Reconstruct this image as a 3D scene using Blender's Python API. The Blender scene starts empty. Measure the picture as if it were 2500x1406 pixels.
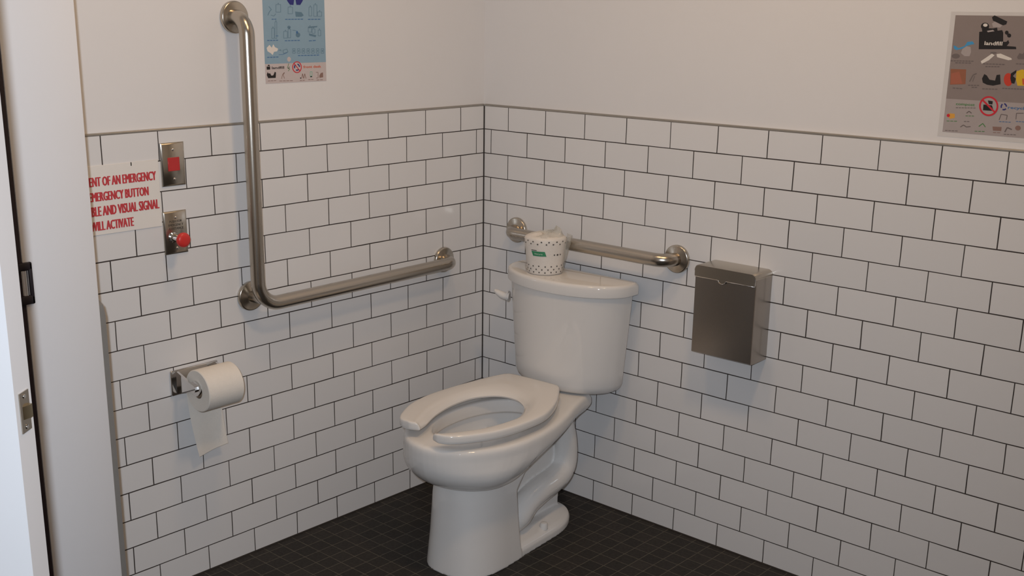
import bpy, bmesh, math, random
from mathutils import Vector, Matrix

random.seed(7)
PI = math.pi
SC = bpy.context.scene
COL = SC.collection

# ------------------------------------------------------------------ camera
CAM = Vector((2.5340, -2.7055, 1.5273))
RIGHT = Vector((0.7359, 0.6770, 0.0106))
DOWN = Vector((0.1861, -0.1871, -0.9646))
FWD = Vector((-0.6510, 0.7118, -0.2637))
FWD.normalize()
RIGHT = (RIGHT - FWD * RIGHT.dot(FWD)).normalized()
DOWN = FWD.cross(RIGHT).normalized()
FPX, PX, PY = 2773.086, 1250 - 40.03, 703 + 75.58
cam_data = bpy.data.cameras.new('camera')
cam = bpy.data.objects.new('camera', cam_data)
COL.objects.link(cam)
rot = Matrix((RIGHT, -DOWN, -FWD)).transposed()
cam.matrix_world = Matrix.Translation(CAM) @ rot.to_4x4()
cam_data.sensor_width = 36.0
cam_data.lens = FPX / 2500 * 36.0
cam_data.shift_x = 40.03 / 2500
cam_data.shift_y = 75.58 / 2500
cam_data.clip_start = 0.02
SC.camera = cam

# ------------------------------------------------------------------ world, lights, exposure
world = bpy.data.worlds.new('world')
SC.world = world
world.use_nodes = True
bg = world.node_tree.nodes['Background']
bg.inputs[0].default_value = (0.9, 0.95, 1.0, 1)
bg.inputs[1].default_value = 0.0


def lamp(name, kind, loc, power, color, size, target=None):
    d = bpy.data.lights.new(name, kind)
    d.energy = power
    d.color = color
    if kind == 'AREA':
        d.shape = 'DISK'
        d.size = size
    else:
        d.shadow_soft_size = size
    o = bpy.data.objects.new(name, d)
    o.location = loc
    if target is not None:
        o.rotation_euler = (Vector(target) - Vector(loc)).to_track_quat('-Z', 'Y').to_euler()
    COL.objects.link(o)
    return o


WARM = (1.0, 0.664, 0.36)
lamp('ceiling_lamp_near_toilet', 'AREA', (0.80, -1.0, 2.56), 4.4, WARM, 0.24, (0.80, -1.0, 0))
lamp('ceiling_lamp_by_right_wall', 'AREA', (1.55, -0.95, 2.56), 8.2, WARM, 0.24, (1.55, -0.95, 0))
# the built-in flash of the camera, a soft-edged beam a little left of the lens
fl = lamp('camera_flash', 'SPOT', CAM + RIGHT * -0.05 - DOWN * 0.05, 122, (0.811, 0.893, 1.0), 0.018)
fl.data.spot_size = math.radians(128)
fl.data.spot_blend = 1.0
fl.rotation_euler = (FWD + RIGHT * -0.30 + DOWN * -0.06).to_track_quat('-Z', 'Y').to_euler()

vs = SC.view_settings
vs.view_transform = 'Standard'
vs.look = 'None'
vs.gamma = 1
vs.use_curve_mapping = False
vs.exposure = 0.06

# ------------------------------------------------------------------ helpers


def ray_on(axis, val, x, y):
    """point where the sight line of photo pixel (x, y) meets the plane axis = val"""
    d = FWD * 1.0 + RIGHT * ((x - PX) / FPX) + DOWN * ((y - PY) / FPX)
    t = (val - CAM[axis]) / d[axis]
    return CAM + d * t


def srgb(r, g, b):
    def f(c):
        c /= 255
        return c / 12.92 if c <= 0.04045 else ((c + 0.055) / 1.055) ** 2.4
    return (f(r), f(g), f(b))


MATS = {}


def mat(name, color, rough=0.5, metal=0.0, spec=0.5, alpha=1.0, trans=0.0, coat=0.0, noise=0.0, nscale=40.0,
        bump=0.0, bscale=60.0, aniso=0.0):
    if name in MATS:
        return MATS[name]
    m = bpy.data.materials.new(name)
    m.use_nodes = True
    nt = m.node_tree
    p = nt.nodes['Principled BSDF']
    p.inputs['Base Color'].default_value = (*color, 1)
    p.inputs['Roughness'].default_value = rough
    p.inputs['Metallic'].default_value = metal
    p.inputs['Specular IOR Level'].default_value = spec
    p.inputs['Alpha'].default_value = alpha
    p.inputs['Transmission Weight'].default_value = trans
    p.inputs['Coat Weight'].default_value = coat
    p.inputs['Anisotropic'].default_value = aniso
    tc = nt.nodes.new('ShaderNodeTexCoord')
    if noise > 0:
        n = nt.nodes.new('ShaderNodeTexNoise')
        n.inputs['Scale'].default_value = nscale
        n.inputs['Detail'].default_value = 4
        mx = nt.nodes.new('ShaderNodeMix')
        mx.data_type = 'RGBA'
        mx.inputs[6].default_value = (*[c * (1 - noise) for c in color], 1)
        mx.inputs[7].default_value = (*[min(1, c * (1 + noise)) for c in color], 1)
        nt.links.new(tc.outputs['Object'], n.inputs['Vector'])
        nt.links.new(n.outputs['Fac'], mx.inputs[0])
        nt.links.new(mx.outputs[2], p.inputs['Base Color'])
    if bump > 0:
        n2 = nt.nodes.new('ShaderNodeTexNoise')
        n2.inputs['Scale'].default_value = bscale
        n2.inputs['Detail'].default_value = 3
        b = nt.nodes.new('ShaderNodeBump')
        b.inputs['Strength'].default_value = bump
        b.inputs['Distance'].default_value = 0.002
        nt.links.new(tc.outputs['Object'], n2.inputs['Vector'])
        nt.links.new(n2.outputs['Fac'], b.inputs['Height'])
        nt.links.new(b.outputs['Normal'], p.inputs['Normal'])
    MATS[name] = m
    return m


class MB:
    """collects shapes in one mesh, several materials allowed"""

    def __init__(s):
        s.v, s.f, s.mi, s.mats, s.sm = [], [], [], [], []

    def mid(s, m):
        if m not in s.mats:
            s.mats.append(m)
        return s.mats.index(m)

    def add(s, verts, faces, m, smooth=False):
        o = len(s.v)
        s.v += [Vector(v) for v in verts]
        k = s.mid(m)
        for f in faces:
            s.f.append([o + i for i in f])
            s.mi.append(k)
            s.sm.append(smooth)

    def box(s, a, b, m, bev=0.0, seg=2):
        x0, y0, z0 = [min(a[i], b[i]) for i in range(3)]
        x1, y1, z1 = [max(a[i], b[i]) for i in range(3)]
        if bev <= 0:
            vs_ = [(x, y, z) for z in (z0, z1) for y in (y0, y1) for x in (x0, x1)]
            s.add(vs_, [(0, 2, 3, 1), (4, 5, 7, 6), (0, 1, 5, 4), (2, 6, 7, 3), (0, 4, 6, 2), (1, 3, 7, 5)], m)
            return
        bm = bmesh.new()
        bmesh.ops.create_cube(bm, size=1.0)
        for v in bm.verts:
            v.co = Vector(((x0 + x1) / 2 + v.co.x * (x1 - x0), (y0 + y1) / 2 + v.co.y * (y1 - y0),
                           (z0 + z1) / 2 + v.co.z * (z1 - z0)))
        bmesh.ops.bevel(bm, geom=list(bm.edges), offset=bev, segments=seg, profile=0.5, affect='EDGES')
        s.add_bm(bm, m, seg > 2)

    def add_bm(s, bm, m, smooth=False):
        bm.verts.index_update()
        s.add([v.co.copy() for v in bm.verts], [[v.index for v in f.verts] for f in bm.faces], m, smooth)
        bm.free()

    def loft(s, rings, m, cap0=True, cap1=True, smooth=True, closed=True):
        n = len(rings[0])
        vs_ = [p for r in rings for p in r]
        fs = []
        for i in range(len(rings) - 1):
            for k in range(n if closed else n - 1):
                k2 = (k + 1) % n
                fs.append((i * n + k, i * n + k2, (i + 1) * n + k2, (i + 1) * n + k))
        if cap0:
            fs.append(tuple(reversed(range(n))))
        if cap1:
            fs.append(tuple((len(rings) - 1) * n + k for k in range(n)))
        s.add(vs_, fs, m, smooth)

    def tube(s, path, r, m, n=20, caps=True):
        P = [Vector(p) for p in path]
        R = r if isinstance(r, (list, tuple)) else [r] * len(P)
        rings = []
        t0 = (P[1] - P[0]).normalized()
        up = Vector((0, 0, 1)) if abs(t0.z) < 0.9 else Vector((1, 0, 0))
        nx = t0.cross(up).normalized()
        for i, p in enumerate(P):
            if i == 0:
                t = (P[1] - P[0]).normalized()
            elif i == len(P) - 1:
                t = (P[-1] - P[-2]).normalized()
            else:
                t = ((P[i + 1] - p).normalized() + (p - P[i - 1]).normalized()).normalized()
            nx = (nx - t * nx.dot(t)).normalized()
            ny = t.cross(nx)
            rings.append([p + (nx * math.cos(2 * PI * k / n) + ny * math.sin(2 * PI * k / n)) * R[i] for k in range(n)])
        s.loft(rings, m, caps, caps)

    def lathe(s, prof, origin, axis, m, n=32, cap0=True, cap1=True):
        """prof = [(radius, height along axis)]"""
        a = Vector(axis).normalized()
        up = Vector((0, 0, 1)) if abs(a.z) < 0.9 else Vector((1, 0, 0))
        e1 = a.cross(up).normalized()
        e2 = a.cross(e1)
        o = Vector(origin)
        s.loft([[o + a * h + (e1 * math.cos(2 * PI * k / n) + e2 * math.sin(2 * PI * k / n)) * r for k in range(n)]
                for r, h in prof], m, cap0, cap1)

    def prism(s, pts, d, m, smooth=False):
        """polygon pts (3D) pushed along d"""
        d = Vector(d)
        n = len(pts)
        P = [Vector(p) for p in pts]
        vs_ = P + [p + d for p in P]
        s.add(vs_, [tuple(range(n)), tuple(reversed(range(n, 2 * n)))] +
              [(i, i + n, (i + 1) % n + n, (i + 1) % n) for i in range(n)], m, smooth)

    def build(s, name, parent=None, loc=None, autosmooth=True):
        me = bpy.data.meshes.new(name)
        o0 = Vector(loc) if loc is not None else Vector((0, 0, 0))
        me.from_pydata([v - o0 for v in s.v], [], s.f)
        for m in s.mats:
            me.materials.append(m)
        for p, k, sm in zip(me.polygons, s.mi, s.sm):
            p.material_index = k
            p.use_smooth = sm
        bm = bmesh.new()
        bm.from_mesh(me)
        bmesh.ops.recalc_face_normals(bm, faces=list(bm.faces))
        bm.to_mesh(me)
        bm.free()
        try:
            me.set_sharp_from_angle(angle=math.radians(42))
        except Exception:
            pass
        ob = bpy.data.objects.new(name, me)
        ob.location = o0
        COL.objects.link(ob)
        if parent is not None:
            ob.parent = parent
            # vertices were given in world space: keep them there
            ob.matrix_parent_inverse = parent_matrix(parent).inverted()
        return ob


def parent_matrix(p):
    m = Matrix.LocRotScale(p.location, p.rotation_euler, p.scale)
    if p.parent is not None:
        return parent_matrix(p.parent) @ p.matrix_parent_inverse @ m
    return m


def tag(o, label, cat, group=None, kind=None):
    o['label'] = label
    o['category'] = cat
    if group:
        o['group'] = group
    if kind:
        o['kind'] = kind
    return o


def struct(o, label, cat):
    return tag(o, label, cat, None, 'structure')


def thing(name, label, cat, loc):
    e = bpy.data.objects.new(name, None)
    e.location = loc
    e.empty_display_size = 0.05
    COL.objects.link(e)
    return tag(e, label, cat)


def fillet(pts, rad, seg=10):
    """polyline with rounded corners; rad one number or one per inner corner"""
    P = [Vector(p) for p in pts]
    out = [P[0]]
    for i in range(1, len(P) - 1):
        r = rad[i - 1] if isinstance(rad, (list, tuple)) else rad
        a = (P[i - 1] - P[i]).normalized()
        b = (P[i + 1] - P[i]).normalized()
        half = a.angle(b) / 2
        d = r / math.tan(half)
        c = P[i] + (a + b).normalized() * (r / math.sin(half))
        p0, p1 = P[i] + a * d - c, P[i] + b * d - c
        ang = p0.angle(p1)
        for k in range(seg + 1):
            t = k / seg
            q = (p0 * math.sin((1 - t) * ang) + p1 * math.sin(t * ang)) / math.sin(ang)
            out.append(c + q)
    out.append(P[-1])
    return out


def catmull(pts, n):
    P = [Vector(p) for p in pts]
    P = [P[0] * 2 - P[1]] + P + [P[-1] * 2 - P[-2]]
    dense = []
    for i in range(1, len(P) - 2):
        for k in range(16):
            t = k / 16
            dense.append(0.5 * ((2 * P[i]) + (P[i + 1] - P[i - 1]) * t + (2 * P[i - 1] - 5 * P[i] + 4 * P[i + 1] - P[i + 2]) * t * t
                                + (3 * P[i] - P[i - 1] - 3 * P[i + 1] + P[i + 2]) * t ** 3))
    dense.append(P[-2])
    L = [0]
    for i in range(1, len(dense)):
        L.append(L[-1] + (dense[i] - dense[i - 1]).length)
    out, j = [], 0
    for k in range(n):
        s_ = L[-1] * k / (n - 1)
        while j < len(L) - 2 and L[j + 1] < s_:
            j += 1
        t = (s_ - L[j]) / max(1e-9, L[j + 1] - L[j])
        out.append(dense[j].lerp(dense[j + 1], min(1, max(0, t))))
    return out


def text_polys(body, bold=0.0, res=2, spacing=1.0):
    """flat letter mesh (2D verts, faces) from the built-in font, cap height = 1"""
    c = bpy.data.curves.new('t', 'FONT')
    c.body = body
    c.offset = bold
    c.resolution_u = res
    c.space_character = spacing
    o = bpy.data.objects.new('t', c)
    COL.objects.link(o)
    dg = bpy.context.evaluated_depsgraph_get()
    me = o.evaluated_get(dg).to_mesh()
    v = [(p.co.x, p.co.y) for p in me.vertices]
    f = [tuple(p.vertices) for p in me.polygons]
    o.to_mesh_clear()
    bpy.data.objects.remove(o)
    bpy.data.curves.remove(c)
    return v, f


CAPH = 0.729


def put_text(mb, body, anchor, ux, uz, width, height, nrm, m, align='L', bold=0.0, part=None, spacing=1.0, shear=0.0):
    """anchor = baseline point (left, right or centre); width spans `part` of the body when given"""
    v, f = text_polys(body, bold, spacing=spacing)
    x0, x1 = min(p[0] for p in v), max(p[0] for p in v)
    if part:
        vp, _ = text_polys(part, bold, spacing=spacing)
        sx = width / (max(p[0] for p in vp) - min(p[0] for p in vp))
    else:
        sx = width / (x1 - x0)
    sy = height / CAPH
    off = {'L': x0, 'R': x1, 'C': (x0 + x1) / 2}[align]
    a, ux, uz, nrm = Vector(anchor), Vector(ux), Vector(uz), Vector(nrm)
    mb.add([a + ux * ((p[0] - off) * sx + p[1] * sy * shear) + uz * (p[1] * sy) + nrm for p in v], f, m)


# ------------------------------------------------------------------ room materials
H = 0.077                      # tile row pitch
TW = 1.99373 * H               # tile length pitch
ZT = 1.2244                    # top of the tiled wainscot
H0 = 0.949 * H


def tile_material(name, axis, sgn, a1, offset):
    m = bpy.data.materials.new(name)
    m.use_nodes = True
    nt = m.node_tree
    N, Lk = nt.nodes, nt.links
    p = N['Principled BSDF']
    tc = N.new('ShaderNodeTexCoord')
    sep = N.new('ShaderNodeSeparateXYZ')
    Lk.new(tc.outputs['Object'], sep.inputs[0])
    # tiny wobble of the joints
    wob = N.new('ShaderNodeTexNoise')
    wob.inputs['Scale'].default_value = 9
    Lk.new(tc.outputs['Object'], wob.inputs['Vector'])

    def math_(op, a, b=None):
        n = N.new('ShaderNodeMath')
        n.operation = op
        for i, q in enumerate((a, b)):
            if q is None:
                continue
            if isinstance(q, (int, float)):
                n.inputs[i].default_value = q
            else:
                Lk.new(q, n.inputs[i])
        return n.outputs[0]
    w1 = math_('MULTIPLY', math_('SUBTRACT', wob.outputs['Fac'], 0.5), 0.003)
    u = math_('MULTIPLY', sep.outputs[axis], sgn)
    u = math_('ADD', math_('ADD', u, 40 * TW - a1), w1)
    vv = math_('ADD', math_('ADD', sep.outputs[2], 200 * H - (ZT - H0)), math_('MULTIPLY', w1, 0.7))
    comb = N.new('ShaderNodeCombineXYZ')
    Lk.new(u, comb.inputs[0])
    Lk.new(vv, comb.inputs[1])
    br = N.new('ShaderNodeTexBrick')
    br.offset = offset
    br.offset_frequency = 2
    br.squash = 1.0
    br.inputs['Scale'].default_value = 1.0
    br.inputs['Brick Width'].default_value = TW
    br.inputs['Row Height'].default_value = H
    br.inputs['Mortar Smooth'].default_value = 0.15
    br.inputs['Bias'].default_value = 0.0
    br.inputs['Color1'].default_value = (0.72, 0.71, 0.705, 1)
    br.inputs['Color2'].default_value = (0.755, 0.742, 0.735, 1)
    br.inputs['Mortar'].default_value = (0.046, 0.037, 0.034, 1)
    ms = N.new('ShaderNodeTexNoise')
    ms.inputs['Scale'].default_value = 5.0
    Lk.new(tc.outputs['Object'], ms.inputs['Vector'])
    msz = math_('ADD', math_('MULTIPLY', ms.outputs['Fac'], 0.0012), 0.0009)
    Lk.new(msz, br.inputs['Mortar Size'])
    Lk.new(comb.outputs[0], br.inputs['Vector'])
    Lk.new(br.outputs['Color'], p.inputs['Base Color'])
    rr = math_('ADD', math_('MULTIPLY', br.outputs['Fac'], 0.6), 0.16)
    Lk.new(rr, p.inputs['Roughness'])
    p.inputs['Specular IOR Level'].default_value = 0.42
    # shallow recess of the joints plus the waviness of the glaze
    gl = N.new('ShaderNodeTexNoise')
    gl.inputs['Scale'].default_value = 14
    Lk.new(tc.outputs['Object'], gl.inputs['Vector'])
    hgt = math_('SUBTRACT', math_('MULTIPLY', gl.outputs['Fac'], 0.25), br.outputs['Fac'])
    b = N.new('ShaderNodeBump')
    b.inputs['Strength'].default_value = 0.5
    b.inputs['Distance'].default_value = 0.001
    Lk.new(hgt, b.inputs['Height'])
    Lk.new(b.outputs['Normal'], p.inputs['Normal'])
    return m


def floor_material():
    m = bpy.data.materials.new('dark_mosaic_floor')
    m.use_nodes = True
    nt = m.node_tree
    N, Lk = nt.nodes, nt.links
    p = N['Principled BSDF']
    tc = N.new('ShaderNodeTexCoord')
    mp = N.new('ShaderNodeMapping')
    mp.inputs['Location'].default_value = (5.05 - 0.0, 5.05 + 0.004, 0)
    Lk.new(tc.outputs['Object'], mp.inputs[0])
    br = N.new('ShaderNodeTexBrick')
    br.offset = 0.0
    br.inputs['Scale'].default_value = 1.0
    br.inputs['Brick Width'].default_value = 0.0503
    br.inputs['Row Height'].default_value = 0.0503
    br.inputs['Mortar Size'].default_value = 0.0013
    br.inputs['Mortar Smooth'].default_value = 0.3
    br.inputs['Color1'].default_value = (0.024, 0.022, 0.020, 1)
    br.inputs['Color2'].default_value = (0.034, 0.030, 0.027, 1)
    br.inputs['Mortar'].default_value = (0.105, 0.096, 0.076, 1)
    Lk.new(mp.outputs[0], br.inputs['Vector'])
    n = N.new('ShaderNodeTexNoise')
    n.inputs['Scale'].default_value = 120
    n.inputs['Detail'].default_value = 6
    Lk.new(tc.outputs['Object'], n.inputs['Vector'])
    mx = N.new('ShaderNodeMix')
    mx.data_type = 'RGBA'
    mx.blend_type = 'MULTIPLY'
    mx.inputs[0].default_value = 0.6
    Lk.new(br.outputs['Color'], mx.inputs[6])
    ramp = N.new('ShaderNodeValToRGB')
    ramp.color_ramp.elements[0].position = 0.3
    ramp.color_ramp.elements[0].color = (0.45, 0.45, 0.45, 1)
    ramp.color_ramp.elements[1].position = 0.7
    ramp.color_ramp.elements[1].color = (1.3, 1.25, 1.2, 1)
    Lk.new(n.outputs['Fac'], ramp.inputs[0])
    Lk.new(ramp.outputs[0], mx.inputs[7])
    Lk.new(mx.outputs[2], p.inputs['Base Color'])
    p.inputs['Roughness'].default_value = 0.62
    p.inputs['Specular IOR Level'].default_value = 0.25
    b = N.new('ShaderNodeBump')
    b.inputs['Strength'].default_value = 0.5
    b.inputs['Distance'].default_value = 0.001
    inv = N.new('ShaderNodeMath')
    inv.operation = 'SUBTRACT'
    inv.inputs[0].default_value = 1
    Lk.new(br.outputs['Fac'], inv.inputs[1])
    Lk.new(inv.outputs[0], b.inputs['Height'])
    Lk.new(b.outputs['Normal'], p.inputs['Normal'])
    return m


PAINT = mat('wall_paint', (0.755, 0.74, 0.735), 0.55, spec=0.25, bump=0.06, bscale=220, noise=0.015, nscale=5)
FRAMEPAINT = mat('door_paint', (0.76, 0.755, 0.765), 0.45, spec=0.3, noise=0.015, nscale=8)
CEIL = mat('ceiling_paint', (0.75, 0.73, 0.70), 0.8, noise=0.01)
TILE_L = tile_material('subway_tile_left', 1, -1.0, 0.0355, 0.523)
TILE_R = tile_material('subway_tile_back', 0, 1.0, 0.0316, 0.521)
FLOOR = floor_material()
EDGE = mat('tile_edge_metal', (0.42, 0.39, 0.35), 0.42, 0.7, noise=0.08, nscale=60)
CAULK = mat('dark_caulk', (0.022, 0.017, 0.014), 0.7, noise=0.2, nscale=90)
STEEL = mat('brushed_steel', (0.50, 0.455, 0.395), 0.23, 1.0, noise=0.10, nscale=700, bump=0.07, bscale=1100)
STEEL_SMOOTH = mat('satin_steel', (0.52, 0.475, 0.41), 0.24, 1.0, noise=0.04, nscale=200)
STEEL_DARK = mat('dispenser_steel', (0.42, 0.385, 0.35), 0.24, 1.0, noise=0.06, nscale=300, bump=0.02, bscale=500)
CHROME = mat('chrome', (0.72, 0.71, 0.70), 0.08, 1.0, noise=0.02)
CERAMIC = mat('white_porcelain', (0.73, 0.71, 0.685), 0.035, spec=0.5, coat=0.0, noise=0.008, nscale=6)
SEATP = mat('seat_plastic', (0.735, 0.705, 0.67), 0.12, spec=0.5, noise=0.008, nscale=6)
BLACKP = mat('black_hardware', (0.018, 0.014, 0.02), 0.4, noise=0.1)
RABBET_SHADE = mat('black_rabbet_shade', (0.022, 0.014, 0.022), 0.7, noise=0.1)  # near-black colour standing in for the shade in the door rabbet
GUARD = mat('grey_guard_vinyl', (0.20, 0.195, 0.185), 0.5, noise=0.05)
TISSUE = mat('tissue_paper', (0.80, 0.75, 0.68), 0.9, spec=0.1, noise=0.03, nscale=70, bump=0.25, bscale=300)
CARD = mat('cardboard', (0.35, 0.25, 0.17), 0.9, noise=0.1)
RED = mat('red_plastic', (0.62, 0.035, 0.03), 0.35, noise=0.06)
REDLENS = mat('red_lens', (0.50, 0.035, 0.035), 0.3, noise=0.06)
REDINK = mat('red_ink', (0.56, 0.05, 0.06), 0.6, noise=0.05)
SIGNP = mat('sign_plastic', (0.80, 0.765, 0.72), 0.35, noise=0.01)
DARKINK = mat('engraved_ink', (0.045, 0.04, 0.035), 0.6, noise=0.05)

# ------------------------------------------------------------------ room shell
XR, YR, ZC, YJ, XD = 3.1, -3.6, 2.62, -1.532, 0.30
b = MB()
b.box((-0.35, YR - 0.1, -0.1), (XR + 0.1, 0.11, 0), FLOOR)
struct(b.build('floor'), 'dark floor of small square mosaic tiles with thin pale grout', 'floor')
b = MB()
b.box((-0.35, YR - 0.1, ZC), (XR + 0.1, 0.11, ZC + 0.1), CEIL)
struct(b.build('ceiling'), 'plain white ceiling above the washroom', 'ceiling')

b = MB()
b.box((-0.11, -1.60, 0), (-0.009, 0.009, ZC), PAINT)
wl = struct(b.build('wall_left'), 'left wall, white paint above white subway tile wainscot', 'wall')
b = MB()
b.box((-0.0088, -1.60, 0), (0.0, 0.0, ZT), TILE_L)
b.build('tile_wainscot', wl)
b = MB()
b.box((-0.11, 0.009, 0), (XR, 0.11, ZC), PAINT)
wb = struct(b.build('wall_back'), 'wall behind the toilet, white paint above white subway tile wainscot', 'wall')
b = MB()
b.box((0.0, 0.0, 0), (XR, 0.0088, ZT), TILE_R)
b.build('tile_wainscot', wb)
b = MB()
b.box((XR, YR, 0), (XR + 0.1, 0.11, ZC), PAINT)
struct(b.build('wall_right'), 'plain painted wall to the right of the camera', 'wall')
b = MB()
b.box((-0.35, YR - 0.1, 0), (XR + 0.1, YR, ZC), PAINT)
struct(b.build('wall_rear'), 'plain painted wall behind the camera', 'wall')
# entry wall: carries the door, stands 0.3 m in front of the tiled left wall
b = MB()
b.box((-0.10, -1.68, 0), (0.279, YJ - 0.002, ZC), FRAMEPAINT)
b.box((0.14, YR, 0), (0.279, -2.68, ZC), FRAMEPAINT)
b.box((0.14, -2.68, 2.08), (0.279, -1.68, ZC), FRAMEPAINT)
b.box((-0.35, YR, 0), (-0.25, -1.60, ZC), FRAMEPAINT)
struct(b.build('wall_entry'), 'white painted entry wall that carries the door, standing proud of the tiles', 'wall')

# tile edge strips along the top of the wainscot, and the dark caulk of the corner
b = MB()
b.box((-0.009, -1.60, ZT), (0.001, 0.001, ZT + 0.0065), EDGE, 0.0015, 1)
struct(b.build('trim_1'), 'grey metal edge strip topping the tiles of the left wall', 'trim')
b = MB()
b.box((0.001, -0.001, ZT), (XR, 0.009, ZT + 0.0065), EDGE, 0.0015, 1)
struct(b.build('trim_2'), 'grey metal edge strip topping the tiles behind the toilet', 'trim')
b = MB()
b.tube([(0.0008, -0.0008, z) for z in (0.0, 0.3, 0.6, 0.9, ZT)], 0.0024, CAULK, 8)
b.tube([(0.0005, y, 0.0005) for y in (-1.53, -1, -0.5, 0)], 0.003, CAULK, 8)
b.tube([(x, -0.0005, 0.0005) for x in (0, 1, 2, XR)], 0.003, CAULK, 8)
struct(b.build('trim_3'), 'dark caulk line in the inner corner and along the floor edge', 'trim')

# door frame (jamb with broad painted face)
b = MB()
b.box((0.279, -1.691, 0), (XD, YJ, 2.13), FRAMEPAINT, 0.002, 2)
b.box((0.12, -1.687, 0), (0.2785, -1.68, 2.08), FRAMEPAINT)
b.box((0.279, -2.78, 2.08), (XD, -1.6915, 2.2), FRAMEPAINT, 0.002, 2)
b.box((0.279, -2.80, 0), (XD, -2.685, 2.08), FRAMEPAINT, 0.002, 2)
fr = struct(b.build('trim_4'), 'broad white door jamb at the left edge of the photo', 'door frame')
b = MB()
b.box((0.255, -1.703, 0.0), (0.2985, -1.6912, 2.08), RABBET_SHADE, 0.002, 2)  # added dark strip that draws the rabbet's shadow line beside the jamb
s_ = b.build('rabbet_shade_strip', fr)
s_['label'] = 'dark strip added for the rabbet shade down the jamb edge'
b = MB()
z0, z1 = 0.930, 1.018
ya, yb = -1.7015, -1.6735
b.box((0.262, ya, z1 - 0.017), (0.3055, yb, z1), BLACKP, 0.003, 2)
b.box((0.262, ya, z0), (0.3055, yb, z0 + 0.019), BLACKP, 0.003, 2)
b.box((0.262, yb - 0.008, z0), (0.3055, yb, z1), BLACKP, 0.003, 2)
b.box((0.262, ya, z0 + 0.004), (0.292, yb, z1 - 0.004), BLACKP)
st = b.build('strike_housing', fr)
st['label'] = 'black electric strike housing let into the jamb'
b = MB()
b.tube([(0.2970, -1.6895, z0 + 0.019), (0.2970, -1.6895, z1 - 0.017)], 0.0072, CHROME, 16)
k_ = b.build('keeper', st)
k_['label'] = 'shiny metal keeper of the strike'

# door leaf, ajar
LATCH = Vector((1.075, -2.061, 0.99))
nE = Vector((0.793, 0.608, 0)).normalized()      # out of the latch edge
nF = Vector((0.608, -0.794, 0)).normalized()     # out of the visible face
WL, TH = 0.93, 0.044
d0 = MB()
e0 = LATCH + nF * (TH / 2)
pts = [e0, e0 - nE * WL, e0 - nE * WL - nF * TH, e0 - nF * TH]
d0.prism([(p.x, p.y, 0.012) for p in pts], (0, 0, 2.05), FRAMEPAINT)
door = struct(d0.build('door_1'), 'white door leaf standing ajar at the far left edge', 'door')
mw = MB()


def dpt(e, f, z):
    q = LATCH + nE * e + nF * f
    return Vector((q.x, q.y, z))


mw.prism([dpt(0.0002, -0.0125, 0.9615), dpt(0.0002, 0.0125, 0.9615), dpt(0.0002, 0.0125, 1.0185), dpt(0.0002, -0.0125, 1.0185)], nE * 0.0016, STEEL_SMOOTH)
for zz in (0.968, 1.012):
    mw.lathe([(0.0032, 0), (0.0030, 0.0012)], dpt(0.0018, 0, zz), nE, CHROME, 12)
lp = mw.build('latch_plate', door)
lp['label'] = 'steel latch plate on the door edge'
mw = MB()
prof = [dpt(0.0016, -0.0105, 0.980), dpt(0.0065, -0.0105, 0.980), dpt(0.0065, -0.004, 0.980), dpt(0.0016, 0.008, 0.980)]
BRASS = mat('worn_brass', (0.40, 0.35, 0.24), 0.3, 1.0, noise=0.1)
mw.prism(prof, (0, 0, 0.0185), BRASS)
lb = mw.build('latch_bolt', lp)
lb['label'] = 'brass latch bolt'

# corner guard on the return behind the jamb
b = MB()
zt_ = 0.905
ring = []
P = [(0.299, zt_ - 0.03), (0.292, zt_ - 0.008), (0.275, zt_), (0.06, zt_), (0.06, 0.0), (0.299, 0.0)]
b.prism([(x, YJ - 0.001, z) for x, z in P], (0, 0.0135, 0), GUARD)
tag(b.build('corner_guard'), 'grey vinyl guard with a rounded top, low on the back edge of the door jamb', 'corner guard')

# ------------------------------------------------------------------ grab bars


def flange(o, axis):
    m_ = MB()
    m_.lathe([(0.0395, 0), (0.041, 0.002), (0.041, 0.008), (0.0395, 0.011), (0.037, 0.012), (0.021, 0.0125), (0.0195, 0.0135)], o, axis, STEEL_SMOOTH, 48)
    return m_


gb = thing('grab_bar', 'L-shaped brushed steel grab bar on the left wall, upright plus horizontal arm', 'grab bar', (0.0, -0.9455, 0.75))
b = MB()
b.tube(fillet([(0.004, -0.9455, 1.4985), (0.057, -0.9455, 1.4985), (0.057, -0.9455, 0.7437), (0.057, -0.19, 0.7485), (0.004, -0.19, 0.7485)],
              [0.045, 0.066, 0.045], 14), 0.0191, STEEL, 28)
b.tube([(0.004, -0.9335, 0.7617), (0.054, -0.929, 0.7617)], 0.0165, STEEL, 24)
b.build('bar', gb)
for y_, z_ in ((-0.9385, 1.4985), (-0.9347, 0.7617), (-0.19, 0.7485)):
    off = 0.0 if z_ < ZT else -0.0088
    flange((off + 0.0002, y_, z_), (1, 0, 0)).build('flange', gb)

gb2 = thing('grab_bar', 'short straight brushed steel grab bar on the wall behind the tank', 'grab bar', (0.46, 0.0, 0.84))
b = MB()
b.tube(fillet([(0.1527, -0.004, 0.8405), (0.1527, -0.057, 0.8405), (0.766, -0.057, 0.8405), (0.766, -0.004, 0.8405)], 0.045, 14), 0.0191, STEEL, 28)
b.build('bar', gb2)
for x_ in (0.1527, 0.766):
    flange((x_, -0.0002, 0.8405), (0, -1, 0)).build('flange', gb2)

# ------------------------------------------------------------------ toilet
TX = 0.425
to = thing('toilet', 'white two-piece toilet with open-front seat, standing askew in the tiled corner', 'toilet', (0.455, -0.4, 0))


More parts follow.
